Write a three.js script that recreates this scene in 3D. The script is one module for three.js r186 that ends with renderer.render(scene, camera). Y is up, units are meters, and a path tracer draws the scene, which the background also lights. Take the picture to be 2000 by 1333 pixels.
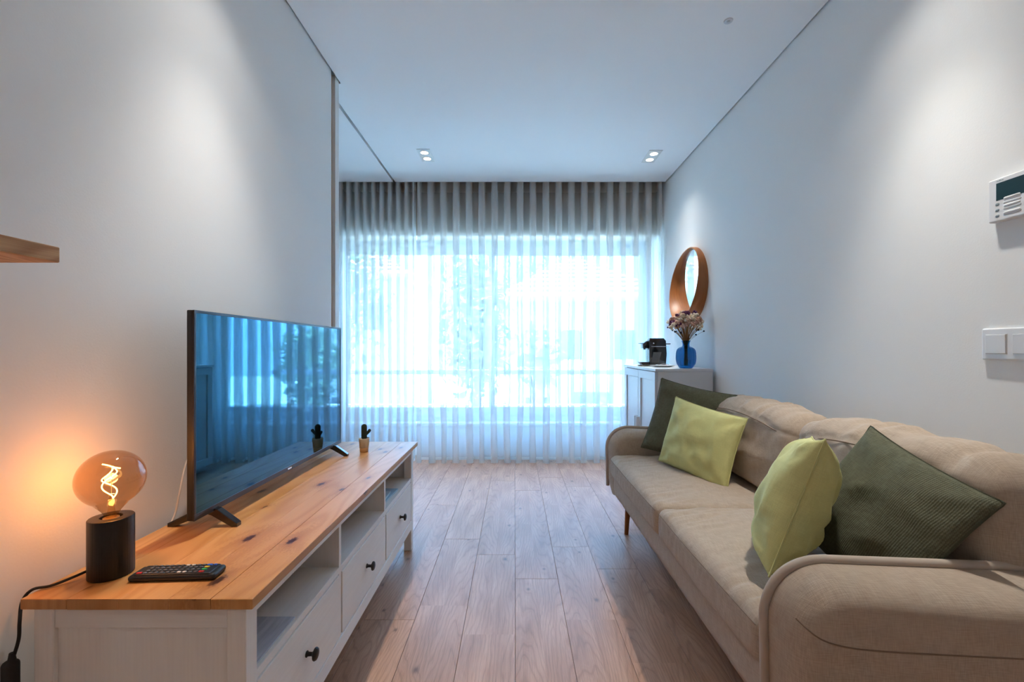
import * as THREE from 'three';
import { RoundedBoxGeometry } from 'three/addons/geometries/RoundedBoxGeometry.js';
import { mergeGeometries, mergeVertices, toCreasedNormals } from 'three/addons/utils/BufferGeometryUtils.js';
import { createNoise2D, createNoise3D } from 'simplex-noise';

/* ------------------------------------------------------------------ camera, sky, sun, exposure */
const scene = new THREE.Scene();
const EYE = 1.075, FOCAL = 865, W = 2000, H = 1333;
const camera = new THREE.PerspectiveCamera(2 * Math.atan(H / 2 / FOCAL) * 180 / Math.PI, W / H, 0.05, 200);
camera.position.set(0, EYE, 0);
camera.lookAt(0, EYE, -10);
camera.setViewOffset(W, H, -5, -16.5, W, H);          // the vanishing point lies at pixel (1005, 683)
const renderer = new THREE.WebGLRenderer({ antialias: true });
renderer.toneMapping = THREE.LinearToneMapping;
renderer.toneMappingExposure = 1.52;
renderer.shadowMap.enabled = true;
scene.background = new THREE.Color().setRGB(2.6, 6.0, 11.8);
const sun = new THREE.DirectionalLight(new THREE.Color().setRGB(0.45, 0.75, 1), 86);
sun.position.set(-20, 30, -13);
sun.target.position.set(0, 0, -16);
sun.castShadow = true;
Object.assign(sun.shadow.camera, { left: -30, right: 30, top: 30, bottom: -30, near: 1, far: 90 });
sun.shadow.mapSize.set(2048, 2048);
scene.add(sun, sun.target);

/* ------------------------------------------------------------------ helpers */
let seedState = 20240611;
const rnd = () => { seedState = (seedState + 0x6d2b79f5) | 0; let t = Math.imul(seedState ^ (seedState >>> 15), 1 | seedState); t = (t + Math.imul(t ^ (t >>> 7), 61 | t)) ^ t; return ((t ^ (t >>> 14)) >>> 0) / 4294967296; };
const rr = (a, b) => a + (b - a) * rnd();
const n2 = createNoise2D(rnd), n3 = createNoise3D(rnd);
const clamp = THREE.MathUtils.clamp, lerp = THREE.MathUtils.lerp, sstep = THREE.MathUtils.smoothstep;
const V = (x, y, z) => new THREE.Vector3(x, y, z);
const taken = {};
const numbered = (n) => { const k = taken[n] = (taken[n] ?? -1) + 1; return k ? n + '_' + String(k).padStart(3, '0') : n; };
function mesh(name, geo, mat, parent) {
  const m = new THREE.Mesh(geo, mat);
  m.castShadow = m.receiveShadow = true;
  m.name = parent ? name : numbered(name);
  (parent ?? scene).add(m);
  return m;
}
function thing(name, label, category, pos = [0, 0, 0], group) {
  const g = new THREE.Group();
  g.name = numbered(name); g.position.set(...pos);
  g.userData = { label, category };
  if (group) g.userData.group = group;
  scene.add(g);
  return g;
}
function tag(o, label, category, group) { Object.assign(o.userData, { label, category }); if (group) o.userData.group = group; return o; }
function struct(o, label, category) { Object.assign(o.userData, { kind: 'structure', label, category }); return o; }
// texture coordinates in metres, flat on each triangle: v runs along the axis given (the grain), u across it
function uvm(geo, grain = 'y') {
  const g = geo.index ? geo.toNonIndexed() : geo;
  const p = g.attributes.position, uv = new Float32Array(p.count * 2);
  const a = V(0, 0, 0), b = V(0, 0, 0), c = V(0, 0, 0);
  for (let i = 0; i < p.count; i += 3) {
    a.fromBufferAttribute(p, i); b.fromBufferAttribute(p, i + 1); c.fromBufferAttribute(p, i + 2);
    const n = b.clone().sub(a).cross(c.clone().sub(a));
    const ax = [Math.abs(n.x), Math.abs(n.y), Math.abs(n.z)];
    const dom = ax.indexOf(Math.max(...ax));
    let [iu, iv] = dom === 0 ? ['z', 'y'] : dom === 1 ? ['x', 'z'] : ['x', 'y'];
    if (iu === grain) [iu, iv] = [iv, iu];
    [a, b, c].forEach((q, k) => { uv[(i + k) * 2] = q[iu]; uv[(i + k) * 2 + 1] = q[iv]; });
  }
  g.setAttribute('uv', new THREE.BufferAttribute(uv, 2));
  return g;
}
const plain = (g) => { const o = g.index ? g.toNonIndexed() : g.clone(); for (const k of Object.keys(o.attributes)) if (!['position', 'normal', 'uv'].includes(k)) o.deleteAttribute(k); return o; };
const join = (list) => mergeGeometries(list.map(plain));
// box given by its two corners, with rounded edges
function box(x0, x1, y0, y1, z0, z1, r = 0.002, grain = 'y') {
  const w = Math.abs(x1 - x0), h = Math.abs(y1 - y0), d = Math.abs(z1 - z0);
  r = Math.min(r, w / 2.2, h / 2.2, d / 2.2);
  const g = r > 0 ? new RoundedBoxGeometry(w, h, d, 1, r) : new THREE.BoxGeometry(w, h, d);
  g.translate((x0 + x1) / 2, (y0 + y1) / 2, (z0 + z1) / 2);
  return uvm(g, grain);
}
const lathe = (pts, seg = 40) => { const g = new THREE.LatheGeometry(pts.map(([r, y]) => new THREE.Vector2(r, y)), seg); return g; };
const tube = (pts, r, seg = 40, rad = 8, closed = false) => new THREE.TubeGeometry(new THREE.CatmullRomCurve3(pts.map((p) => p.isVector3 ? p : V(...p)), closed, 'centripetal'), seg, r, rad, closed);
function cyl(r0, r1, y0, y1, seg = 24) { const g = new THREE.CylinderGeometry(r1, r0, y1 - y0, seg); g.translate(0, (y0 + y1) / 2, 0); return g; }
function tex(w, h, fn, { srgb = true, size = [1, 1] } = {}) {
  const d = new Uint8Array(w * h * 4);
  for (let j = 0; j < h; j++) for (let i = 0; i < w; i++) {
    const c = fn((i + 0.5) / w, (j + 0.5) / h), k = (j * w + i) * 4;
    if (typeof c === 'number') d[k] = d[k + 1] = d[k + 2] = clamp(c, 0, 1) * 255;
    else { d[k] = clamp(c[0], 0, 1) * 255; d[k + 1] = clamp(c[1], 0, 1) * 255; d[k + 2] = clamp(c[2], 0, 1) * 255; }
    d[k + 3] = 255;
  }
  const t = new THREE.DataTexture(d, w, h);
  t.magFilter = THREE.LinearFilter; t.minFilter = THREE.LinearMipmapLinearFilter; t.generateMipmaps = true;
  t.wrapS = t.wrapT = THREE.RepeatWrapping;
  if (srgb) t.colorSpace = THREE.SRGBColorSpace;
  t.repeat.set(1 / size[0], 1 / size[1]);
  t.needsUpdate = true;
  return t;
}
const mix3 = (a, b, t) => [lerp(a[0], b[0], t), lerp(a[1], b[1], t), lerp(a[2], b[2], t)];
const hex = (h) => [(h >> 16 & 255) / 255, (h >> 8 & 255) / 255, (h & 255) / 255];
// smooth noise that repeats with period 1 in both directions
function loop2(u, v, fu, fv, s = 0) {
  const a = n2(u * fu + s, v * fv), b = n2((u - 1) * fu + s, v * fv), c = n2(u * fu + s, (v - 1) * fv), e = n2((u - 1) * fu + s, (v - 1) * fv);
  const wu = sstep(u, 0, 1), wv = sstep(v, 0, 1);
  return lerp(lerp(a, b, wu), lerp(c, e, wu), wv);
}
const std = (o) => new THREE.MeshStandardMaterial(o);
const phy = (o) => new THREE.MeshPhysicalMaterial(o);

/* ------------------------------------------------------------------ materials */
const paintBump = tex(256, 256, (u, v) => 0.5 + 0.25 * loop2(u, v, 40, 40) + 0.2 * loop2(u, v, 90, 90, 7), { srgb: false, size: [0.35, 0.35] });
const wallPaint = std({ color: new THREE.Color().setRGB(0.86, 0.855, 0.84), roughness: 0.85, bumpMap: paintBump, bumpScale: 0.0002 });
const ceilPaint = std({ color: new THREE.Color().setRGB(0.88, 0.88, 0.88), roughness: 0.9 });
const whiteTrim = std({ color: new THREE.Color().setRGB(0.78, 0.77, 0.74), roughness: 0.45 });
const brownStrip = std({ color: new THREE.Color().setRGB(0.52, 0.32, 0.18), roughness: 0.6 });
const concrete = std({ color: new THREE.Color().setRGB(0.5, 0.49, 0.47), roughness: 0.95 });
const blackPlastic = std({ color: new THREE.Color().setRGB(0.012, 0.012, 0.013), roughness: 0.38 });
const blackGloss = phy({ color: new THREE.Color().setRGB(0.01, 0.01, 0.011), roughness: 0.16, clearcoat: 0.6, clearcoatRoughness: 0.08 });
const rubber = std({ color: new THREE.Color().setRGB(0.015, 0.014, 0.014), roughness: 0.7 });
const chrome = std({ color: new THREE.Color().setRGB(0.75, 0.75, 0.76), metalness: 1, roughness: 0.18 });
const whitePlastic = std({ color: new THREE.Color().setRGB(0.80, 0.80, 0.81), roughness: 0.35 });
const ceramic = phy({ color: new THREE.Color().setRGB(0.78, 0.76, 0.72), roughness: 0.25, clearcoat: 0.3 });

// oak laminate planks: six prints
const oakMats = [];
for (let k = 0; k < 6; k++) {
  const uc = rr(0.3, 0.7), vc = rr(0.2, 0.8), dir = k % 2 ? 1 : -1, tone = rr(-0.05, 0.05), cath = k % 3 !== 2;
  const knots = Array.from({ length: 2 + (k % 2) }, () => [rr(0.15, 0.85), rr(0.1, 0.9), rr(0.5, 1)]);
  const light = hex(0xcfa386), mid = hex(0xa57b60), dark = hex(0x5c4236);
  const map = tex(256, 1280, (u, v) => {
    const warp = n2(u * 2.2 + k * 9, v * 2.4) * 0.10 + n2(u * 5 + k * 3, v * 9) * 0.028;
    let e = cath ? ((u - uc) ** 2) * 3.0 + dir * (v - vc) * 1.7 : (u - uc) * 1.6 + v * 0.2;
    e += warp * 1.5;
    let kd = 0;
    for (const [ku, kv, ks] of knots) {
      const q = Math.hypot((u - ku) * 1.0, (v - kv) * 4.2) / ks;
      e += 0.16 * Math.exp(-q * q * 70); kd = Math.max(kd, Math.exp(-q * q * 420));
    }
    const ring = Math.sin(e * 36) * 0.5 + 0.5, ring2 = Math.sin(e * 133 + 1) * 0.5 + 0.5;
    const streak = n2(u * 95 + k * 31, v * 5) * 0.5 + n2(u * 40 + k * 17, v * 2.2) * 0.5;
    const broad = n2(u * 1.6 + k * 5, v * 2.5);
    let t = 0.36 + 0.18 * ring * ring + 0.07 * ring2 + 0.30 * streak + 0.30 * broad + tone;
    let c = mix3(light, mid, clamp(t, 0, 1));
    const pore = sstep(n2(u * 70 + k * 7, v * 12), 0.45, 0.9) * 0.28 + sstep(ring, 0.86, 1) * 0.10;
    c = mix3(c, dark, clamp(pore + kd * 0.75, 0, 0.85));
    return c;
  }, { size: [0.2, 1.3] });
  oakMats.push(std({ map, roughness: 0.41 }));
}
// knotty pine of the bench top, laid out in the bench's own coordinates
const pineKnots = [[-0.709, 1.184, 1.1], [-0.587, 1.168, 1], [-0.725, 1.66, 1], [-0.623, 1.595, 0.7], [-0.90, 1.578, 1], [-0.648, 0.966, 1.1], [-0.68, 2.24, 0.8], [-0.584, 2.276, 0.8], [-0.636, 2.18, 0.8], [-0.866, 2.36, 0.8], [-0.575, 1.74, 0.7], [-0.80, 1.42, 0.5]];
const pineEdges = [-1.0, -0.905, -0.80, -0.70, -0.615, -0.53];
const pineTop = tex(448, 1480, (u, v) => {
  const x = -1.01 + u * 0.49, d = 2.44 - v * 1.56;
  let b = 0; while (b < 4 && x > pineEdges[b + 1]) b++;
  let e = (x - pineEdges[b]) * 11 + n2(x * 5 + b * 13, d * 1.1) * 0.8 + n2(x * 14 + b * 7, d * 3) * 0.10, kd = 0, halo = 0;
  for (const [kx, kz, ks] of pineKnots) {
    const q = Math.hypot((x - kx) / 0.0095, (d - kz - (x - kx) * 0.5) / 0.020) / ks * (1 + 0.28 * n2(x * 140 + kx * 50, d * 70));
    e += Math.sign(x - kx) * 0.5 * Math.exp(-q * q / 14); kd = Math.max(kd, 1 - sstep(q, 0.45, 1.3)); halo = Math.max(halo, Math.exp(-q * q / 5));
  }
  const ring = Math.pow(Math.sin(e * 12) * 0.5 + 0.5, 2);
  const streak = n2(x * 420 + b, d * 4);
  let c = mix3(hex(0xdba268), hex(0xb97a3f), clamp(0.28 + 0.34 * ring + 0.10 * streak + [0.1, 0.2, 0.02, 0.1, 0.04][b] + 0.15 * n2(x * 8, d * 1.5 + b), 0, 1));
  c = mix3(c, hex(0x8a4d22), clamp(halo * 0.5, 0, 1));
  return mix3(c, hex(0x3d1c0c), kd * 0.9);
}, { size: [0.49, 1.56] });
pineTop.offset.set(1.01 / 0.49, 2.44 / 1.56);
pineTop.repeat.set(1 / 0.49, 1 / 1.56);
const pineFlip = pineTop;                              // z runs away from the camera: v = (z + 2.44) / 1.56
const pineMat = std({ map: pineFlip, roughness: 0.36 });
const shelfPine = std({ roughness: 0.5, map: tex(256, 512, (u, v) => {
  const e = u * 3 + loop2(u, v, 2, 1.3) * 0.9, ring = Math.pow(Math.sin(e * 15) * 0.5 + 0.5, 2);
  return mix3(hex(0xd9ac78), hex(0xa9703a), clamp(0.2 + 0.55 * ring + 0.15 * loop2(u, v, 60, 3), 0, 1));
}, { size: [0.16, 0.6] }) });
const walnut = std({ roughness: 0.42, map: tex(256, 256, (u, v) => mix3(hex(0xb06f35), hex(0x7a431c), clamp(0.45 + 0.3 * loop2(u, v, 30, 2) + 0.25 * loop2(u, v, 80, 4, 5), 0, 1)), { size: [0.12, 0.5] }) });
const legWood = std({ roughness: 0.4, map: tex(64, 128, (u, v) => mix3(hex(0xa8682f), hex(0x7c431a), clamp(0.5 + 0.5 * loop2(u, v, 12, 2), 0, 1)), { size: [0.05, 0.3] }) });
const blackWood = std({ roughness: 0.4, map: tex(256, 64, (u, v) => mix3(hex(0x1c1512), hex(0x0a0706), clamp(0.5 + 0.45 * loop2(u, v, 60, 2) + 0.2 * loop2(u, v, 120, 3), 0, 1))), bumpMap: tex(256, 64, (u, v) => 0.5 + 0.4 * loop2(u, v, 60, 2), { srgb: false }), bumpScale: 0.0006 });
// white stained furniture: faint grain
const whiteStain = std({ roughness: 0.48, map: tex(256, 256, (u, v) => mix3(hex(0xf6f4f0), hex(0xeeebe7), clamp(0.4 + 0.3 * loop2(u, v, 40, 3) + 0.2 * loop2(u, v, 12, 2, 4), 0, 1)), { size: [0.3, 0.6] }) });
const cabinetWhite = std({ color: new THREE.Color().setRGB(0.76, 0.76, 0.77), roughness: 0.4 });
// woven cloths
function weave(a, b, n, slub, rib = 0) {
  const map = tex(512, 512, (u, v) => {
    const wx = Math.sin(u * n * Math.PI * 2), wy = Math.sin(v * n * Math.PI * 2);
    const thread = loop2(u, v, n * 0.8, 6, 3) * slub + loop2(u, v, 6, n * 0.8, 11) * slub;
    return mix3(a, b, clamp(0.5 + 0.16 * wx * wy + 0.5 * thread + 0.12 * loop2(u, v, 5, 5, 21) + rib * wy * 0.3, 0, 1));
  }, { size: [0.22, 0.22] });
  const bump = tex(512, 512, (u, v) => {
    const wx = Math.sin(u * n * Math.PI * 2), wy = Math.sin(v * n * Math.PI * 2);
    return 0.5 + 0.22 * wx * wy + 0.15 * (loop2(u, v, n * 0.8, 6, 3) + loop2(u, v, 6, n * 0.8, 11)) + rib * wy * 0.3;
  }, { srgb: false, size: [0.22, 0.22] });
  return { map, bumpMap: bump };
}
const sofaCloth = phy({ ...weave(hex(0xc9b8a6), hex(0xa59280), 110, 0.5), bumpScale: 0.0007, roughness: 0.95, sheen: 0.25, sheenRoughness: 0.6, sheenColor: new THREE.Color(0.9, 0.85, 0.8) });
const pipeCloth = std({ color: hexColor(0xbfb0a2), roughness: 0.9 });
const seamThread = std({ color: hexColor(0x857262), roughness: 0.95 });
const darkGreen = phy({ ...weave(hex(0x757660), hex(0x4f503e), 48, 0.45, 0.8), bumpScale: 0.0012, roughness: 0.95, sheen: 0.2, sheenRoughness: 0.7 });
const lightGreen = phy({ ...weave(hex(0xe2e09c), hex(0xc8c684), 120, 0.35), bumpScale: 0.0003, roughness: 0.8, sheen: 0.5, sheenRoughness: 0.5, sheenColor: new THREE.Color(0.8, 0.85, 0.5) });
function hexColor(h) { return new THREE.Color(h); }
const sheer = phy({ color: new THREE.Color().setRGB(0.93, 0.925, 0.91), roughness: 0.40, transmission: 0.56, thickness: 0, ior: 1.2, specularIntensity: 0.2, side: THREE.DoubleSide });
const hemCloth = phy({ color: new THREE.Color().setRGB(0.86, 0.84, 0.80), roughness: 0.85, transmission: 0.4, thickness: 0, ior: 1.2, specularIntensity: 0.2, side: THREE.DoubleSide });
const paneGlass = phy({ color: 0xffffff, roughness: 0.0, transmission: 1, thickness: 0, ior: 1.45 });

/* ------------------------------------------------------------------ the room */
const XL = -1.03, XR = 1.413, CEIL = 2.635, ZB = 2.6, ZE = -4.12, ZW = -4.5, XA = -2.6, JAMB = -2.597;
// floor: every plank a piece of its own
const floor = struct(mesh('floor', box(XA - 0.1, XR + 0.1, -0.16, -0.0101, ZW - 0.25, ZB + 0.1, 0), concrete), 'oak laminate plank floor of the living room', 'floor');
{
  const PW = 0.2, PL = 1.3, cache = {};
  const plankGeo = (len) => cache[len.toFixed(3)] ??= (() => {
    const g = new RoundedBoxGeometry(PW - 0.0012, 0.010, len - 0.0012, 1, 0.0009);
    g.translate(0, -0.005, 0);
    return uvm(g, 'z');
  })();
  const known = { '-1': 2.319, '0': 2.075, '2': 2.168 };
  for (let row = -13; row < 7; row++) {
    const x0 = row * PW + 0.003, alcove = x0 + PW < XL - 0.05;
    const zNear = alcove ? -2.45 : ZB, zFar = ZW;
    const joint = -(known[row] ?? rr(0.2, 1.5) + 1);
    let z = zNear;
    const cuts = [];
    for (let j = -6; j <= 6; j++) { const c = joint + j * PL; if (c < zNear - 0.05 && c > zFar + 0.05) cuts.push(c); }
    cuts.sort((a, b) => b - a); cuts.push(zFar);
    for (const c of cuts) {
      const len = z - c, x1 = Math.min(x0 + PW, XR - 0.004);
      if (x1 - x0 > 0.03) {
        const p = mesh('plank', plankGeo(len), oakMats[Math.floor(rnd() * 6)], floor);
        p.position.set((x0 + x1) / 2, rr(-0.0002, 0.0002), (z + c) / 2);
        p.scale.x = (x1 - x0) / PW;
        if (rnd() > 0.5) p.rotation.y = Math.PI;
      }
      z = c;
    }
  }
}
struct(mesh('wall_left', box(XL - 0.10, XL, 0, CEIL + 0.11, ZB, -2.489, 0), wallPaint), 'long white painted wall behind the television', 'wall');
struct(mesh('trim_1', box(XL - 0.085, XL - 0.02, 0, CEIL + 0.02, -2.489, -2.545, 0.001), brownStrip), 'narrow brown recessed strip at the end of the television wall', 'trim');
struct(mesh('trim_2', box(XL - 0.12, XL, 0, CEIL + 0.02, -2.545, JAMB, 0.002), whiteTrim), 'white jamb post at the end of the television wall', 'trim');
struct(mesh('wall_right', box(XR, XR + 0.15, 0, CEIL + 0.13, ZB, ZW - 0.25, 0), wallPaint), 'white painted wall behind the sofa', 'wall');
struct(mesh('wall_back', box(XL - 0.2, XR + 0.15, 0, CEIL + 0.13, ZB, ZB + 0.15, 0), wallPaint), 'white wall behind the viewer', 'wall');
struct(mesh('wall_alcove_side', box(XA - 0.15, XA, 0, CEIL + 0.13, -2.35, ZW - 0.25, 0), wallPaint), 'white side wall of the room beyond the sliding door', 'wall');
struct(mesh('wall_alcove_back', box(XA, XL - 0.10, 0, CEIL + 0.13, -2.35, -2.45, 0), wallPaint), 'white wall of the room beyond the sliding door', 'wall');
const OL = -1.83, OR = 1.40, OB = 0.332, OT = 2.232;
struct(mesh('wall_window', join([
  box(XA, XR, 0, OB, ZW, ZW - 0.25, 0), box(XA, XR, OT + 0.03, CEIL + 0.26, ZW - 0.02, ZW - 0.25, 0),
  box(XA, OL, OB, OT, ZW, ZW - 0.25, 0), box(OR, XR, OB, OT, ZW, ZW - 0.25, 0)]), wallPaint), 'white wall around the wide window behind the curtains', 'wall');
{
  // ceiling panel with a gap to the walls, stopping short of the window for the curtain recess
  const s = new THREE.Shape(), gap = 0.011;
  const P = [[XL + gap, -ZB], [XR - gap, -ZB], [XR - gap, -ZE], [XL - 0.08, -ZE], [XL - 0.08, -JAMB + 0.002], [XL + gap, -JAMB + 0.002]];
  s.moveTo(...P[0]); P.slice(1).forEach((p) => s.lineTo(...p)); s.closePath();
  const g = new THREE.ExtrudeGeometry(s, { depth: 0.05, bevelEnabled: false });
  g.rotateX(-Math.PI / 2); g.translate(0, CEIL, 0);
  struct(mesh('ceiling', uvm(g), ceilPaint), 'flat white ceiling with shadow gaps along the walls', 'ceiling');
  struct(mesh('ceiling_alcove', box(XA, XL - 0.10, CEIL, CEIL + 0.05, -2.45, ZE, 0), ceilPaint), 'white ceiling beyond the sliding door groove', 'ceiling');
  struct(mesh('ceiling_slab', box(XA - 0.15, XR + 0.15, CEIL + 0.13, CEIL + 0.35, ZB + 0.15, ZW - 0.25, 0), concrete), 'concrete slab above the suspended ceiling', 'ceiling');
}
struct(mesh('trim_3', box(XA, XR - 0.001, 2.187, CEIL + 0.12, -4.327, ZW - 0.02, 0.001), std({ color: new THREE.Color().setRGB(0.50, 0.41, 0.32), roughness: 0.8 })), 'taupe panel added above the window to hold daylight off the upper curtains', 'trim');  // added box: taupe stands in for the unlit lintel, depth blocks daylight
// window: frame, two sliding sashes, sill
{
  const w = new THREE.Group(); w.name = 'window_1'; scene.add(w);
  struct(w, 'wide two sash sliding window behind the curtains', 'window');
  const alu = std({ color: new THREE.Color().setRGB(0.55, 0.57, 0.60), roughness: 0.5 });
  const z0 = -4.60, z1 = -4.68;
  mesh('frame', join([box(OL, OR, OT - 0.05, OT, z0, z1), box(OL, OR, OB, OB + 0.04, z0, z1), box(OL, OL + 0.03, OB + 0.04, OT - 0.05, z0, z1), box(OR - 0.03, OR, OB + 0.04, OT - 0.05, z0, z1)]), alu, w);
  const sash = (xa, xb, za, zb) => {
    const ya = OB + 0.04, yb = OT - 0.05, st = 0.06, ra = 0.10, rb = 0.125;
    const s = mesh('sash', join([box(xa, xb, yb - rb, yb, za, zb), box(xa, xb, ya, ya + ra, za, zb), box(xa, xa + st, ya + ra, yb - rb, za, zb), box(xb - st, xb, ya + ra, yb - rb, za, zb)]), alu, w);
    mesh('pane', box(xa + st - 0.005, xb - st + 0.005, ya + ra - 0.005, yb - rb + 0.005, (za + zb) / 2 - 0.002, (za + zb) / 2 + 0.002, 0), paneGlass, s);
  };
  sash(OL + 0.03, -0.205, -4.605, -4.635);
  sash(-0.27, OR - 0.03, -4.642, -4.675);
  mesh('sill', box(OL, OR, OB - 0.03, OB, ZW + 0.03, z0, 0.004), whiteTrim, w);
}

/* ------------------------------------------------------------------ curtains */
// one wave of the ripple fold, seen from above: narrow loop to the room, wide loop to the window, sides tucked in behind the room loop
const foldCurve = new THREE.CatmullRomCurve3([[0, 1.04], [0.17, 1], [0.25, 0.62], [0.155, 0], [0.06, -0.62], [0.15, -1], [0.5, -1.04], [0.85, -1], [0.94, -0.62], [0.845, 0], [0.75, 0.62], [0.83, 1], [1, 1.04]].map(([x, z]) => V(x, 0, z)), false, 'centripetal').getSpacedPoints(44);
function curtainSheet(x0, x1, period, amp, seed, y0 = 0.006, y1 = 2.71, nv = 26) {
  const folds = Math.round((x1 - x0) / period), per = (x1 - x0) / folds, nu = folds * 44;
  const pos = [], idx = [];
  for (let j = 0; j <= nv; j++) {
    const y = lerp(y0, y1, j / nv), v = y / 2.71, loose = 1 - v;
    for (let i = 0; i <= nu; i++) {
      const f = Math.min(Math.floor(i / 44), folds - 1), q = foldCurve[i - f * 44], u = f + q.x;
      const am = amp * (1 + 0.16 * n2(u * 0.5 + seed, v * 0.7) * loose);
      const x = x0 + u * per + loose * per * 0.16 * n2(u * 0.45 + seed * 3, v * 1.3);
      const z = -4.232 + am * q.z + loose * 0.010 * n2(u * 0.5, v * 1.5 + seed);
      pos.push(x, y, z);
    }
  }
  for (let j = 0; j < nv; j++) for (let i = 0; i < nu; i++) { const a = j * (nu + 1) + i, b = a + 1, c = a + nu + 1, d = c + 1; idx.push(a, b, d, a, d, c); }
  const g = new THREE.BufferGeometry();
  g.setAttribute('position', new THREE.Float32BufferAttribute(pos, 3));
  g.setIndex(idx); g.computeVertexNormals();
  return g;
}
for (const [x0, x1, per, amp, seed, label] of [
  [-2.35, -0.945, 0.076, 0.062, 3, 'tightly gathered sheer curtain behind the television bench'],
  [-0.915, 1.385, 0.1205, 0.070, 9, 'wide sheer white curtain in even folds across the window']]) {
  const c = thing('sheer_curtain', label, 'curtain', [0, 0, 0], 'sheer curtains across the window');
  mesh('fabric', curtainSheet(x0, x1, per, amp, seed), sheer, c);
  mesh('header_tape', curtainSheet(x0, x1, per, amp - 0.0015, seed, 2.60, 2.70, 3), hemCloth, c);
  mesh('bottom_hem', curtainSheet(x0, x1, per, amp - 0.001, seed, 0.004, 0.03, 2), hemCloth, c);
  mesh('track', box(x0 - 0.02, Math.min(x1 + 0.02, XR - 0.005), 2.712, 2.735, -4.245, -4.220), whitePlastic, c);
}

/* ------------------------------------------------------------------ recessed twin spotlights */
const lampGlow = std({ color: 0xffffff, emissive: new THREE.Color().setRGB(1, 0.93, 0.82), emissiveIntensity: 4 });
const SPOT = new THREE.Color().setRGB(1, 0.96, 0.88);
function downlight(x, d, label) {
  const t = thing('twin_spotlight', label, 'light', [x, CEIL, -d], 'recessed ceiling spotlights');
  const ring = (w, l, b) => { const s = new THREE.Shape(); s.moveTo(-w, -l); s.lineTo(w, -l); s.lineTo(w, l); s.lineTo(-w, l); s.closePath(); const h = new THREE.Path(); h.moveTo(-w + b, -l + b); h.lineTo(-w + b, l - b); h.lineTo(w - b, l - b); h.lineTo(w - b, -l + b); h.closePath(); s.holes.push(h); const g = new THREE.ExtrudeGeometry(s, { depth: 0.004, bevelEnabled: false }); g.rotateX(Math.PI / 2); return g; };
  mesh('frame', ring(0.052, 0.112, 0.006), whiteTrim, t);
  mesh('plate', box(-0.047, 0.047, -0.0025, 0.001, -0.107, 0.107, 0), whiteTrim, t);
  for (const dz of [-0.055, 0.055]) {
    const l = mesh('lamp', cyl(0.029, 0.029, -0.0055, -0.002, 28).translate(0, 0, dz), lampGlow, t);
    mesh('bezel', new THREE.TorusGeometry(0.031, 0.0028, 8, 32).rotateX(Math.PI / 2).translate(0, -0.003, dz), whiteTrim, l);
    for (const [power, half, name] of [[2.4, 29, 'lamp_beam'], [0.62, 50, 'lamp_spill']]) {
      const s = new THREE.SpotLight(SPOT, power, 0, THREE.MathUtils.degToRad(half), 1, 2);
      s.position.set(x, CEIL - 0.012, -d + dz);
      s.target.position.set(x, 0, -d + dz);
      s.castShadow = true; s.shadow.radius = 1.1; s.shadow.mapSize.set(1024, 1024); s.shadow.camera.near = 0.02;
      s.name = name;
      scene.add(s, s.target);
    }
  }
}
downlight(-0.712, 3.555, 'twin ceiling spotlight by the curtain on the television side');
downlight(1.108, 3.575, 'twin ceiling spotlight by the curtain above the round mirror');
downlight(-0.712, 1.45, 'twin ceiling spotlight above the television bench');
downlight(1.108, 1.45, 'twin ceiling spotlight above the sofa');
downlight(-0.712, -0.66, 'twin ceiling spotlight behind the viewer on the television side');
downlight(1.108, -0.66, 'twin ceiling spotlight behind the viewer on the sofa side');
{
  const s = thing('ceiling_sensor', 'tiny round grey sensor in the ceiling above the sofa', 'sensor', [1.014, CEIL, -2.10]);
  mesh('housing', cyl(0.019, 0.021, -0.004, 0.001, 28), std({ color: new THREE.Color().setRGB(0.60, 0.61, 0.63), roughness: 0.7 }), s);
  mesh('lens', new THREE.SphereGeometry(0.009, 16, 8).scale(1, 0.4, 1).translate(0, -0.004, 0), std({ color: new THREE.Color().setRGB(0.52, 0.53, 0.55), roughness: 0.5 }), s);
}

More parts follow.
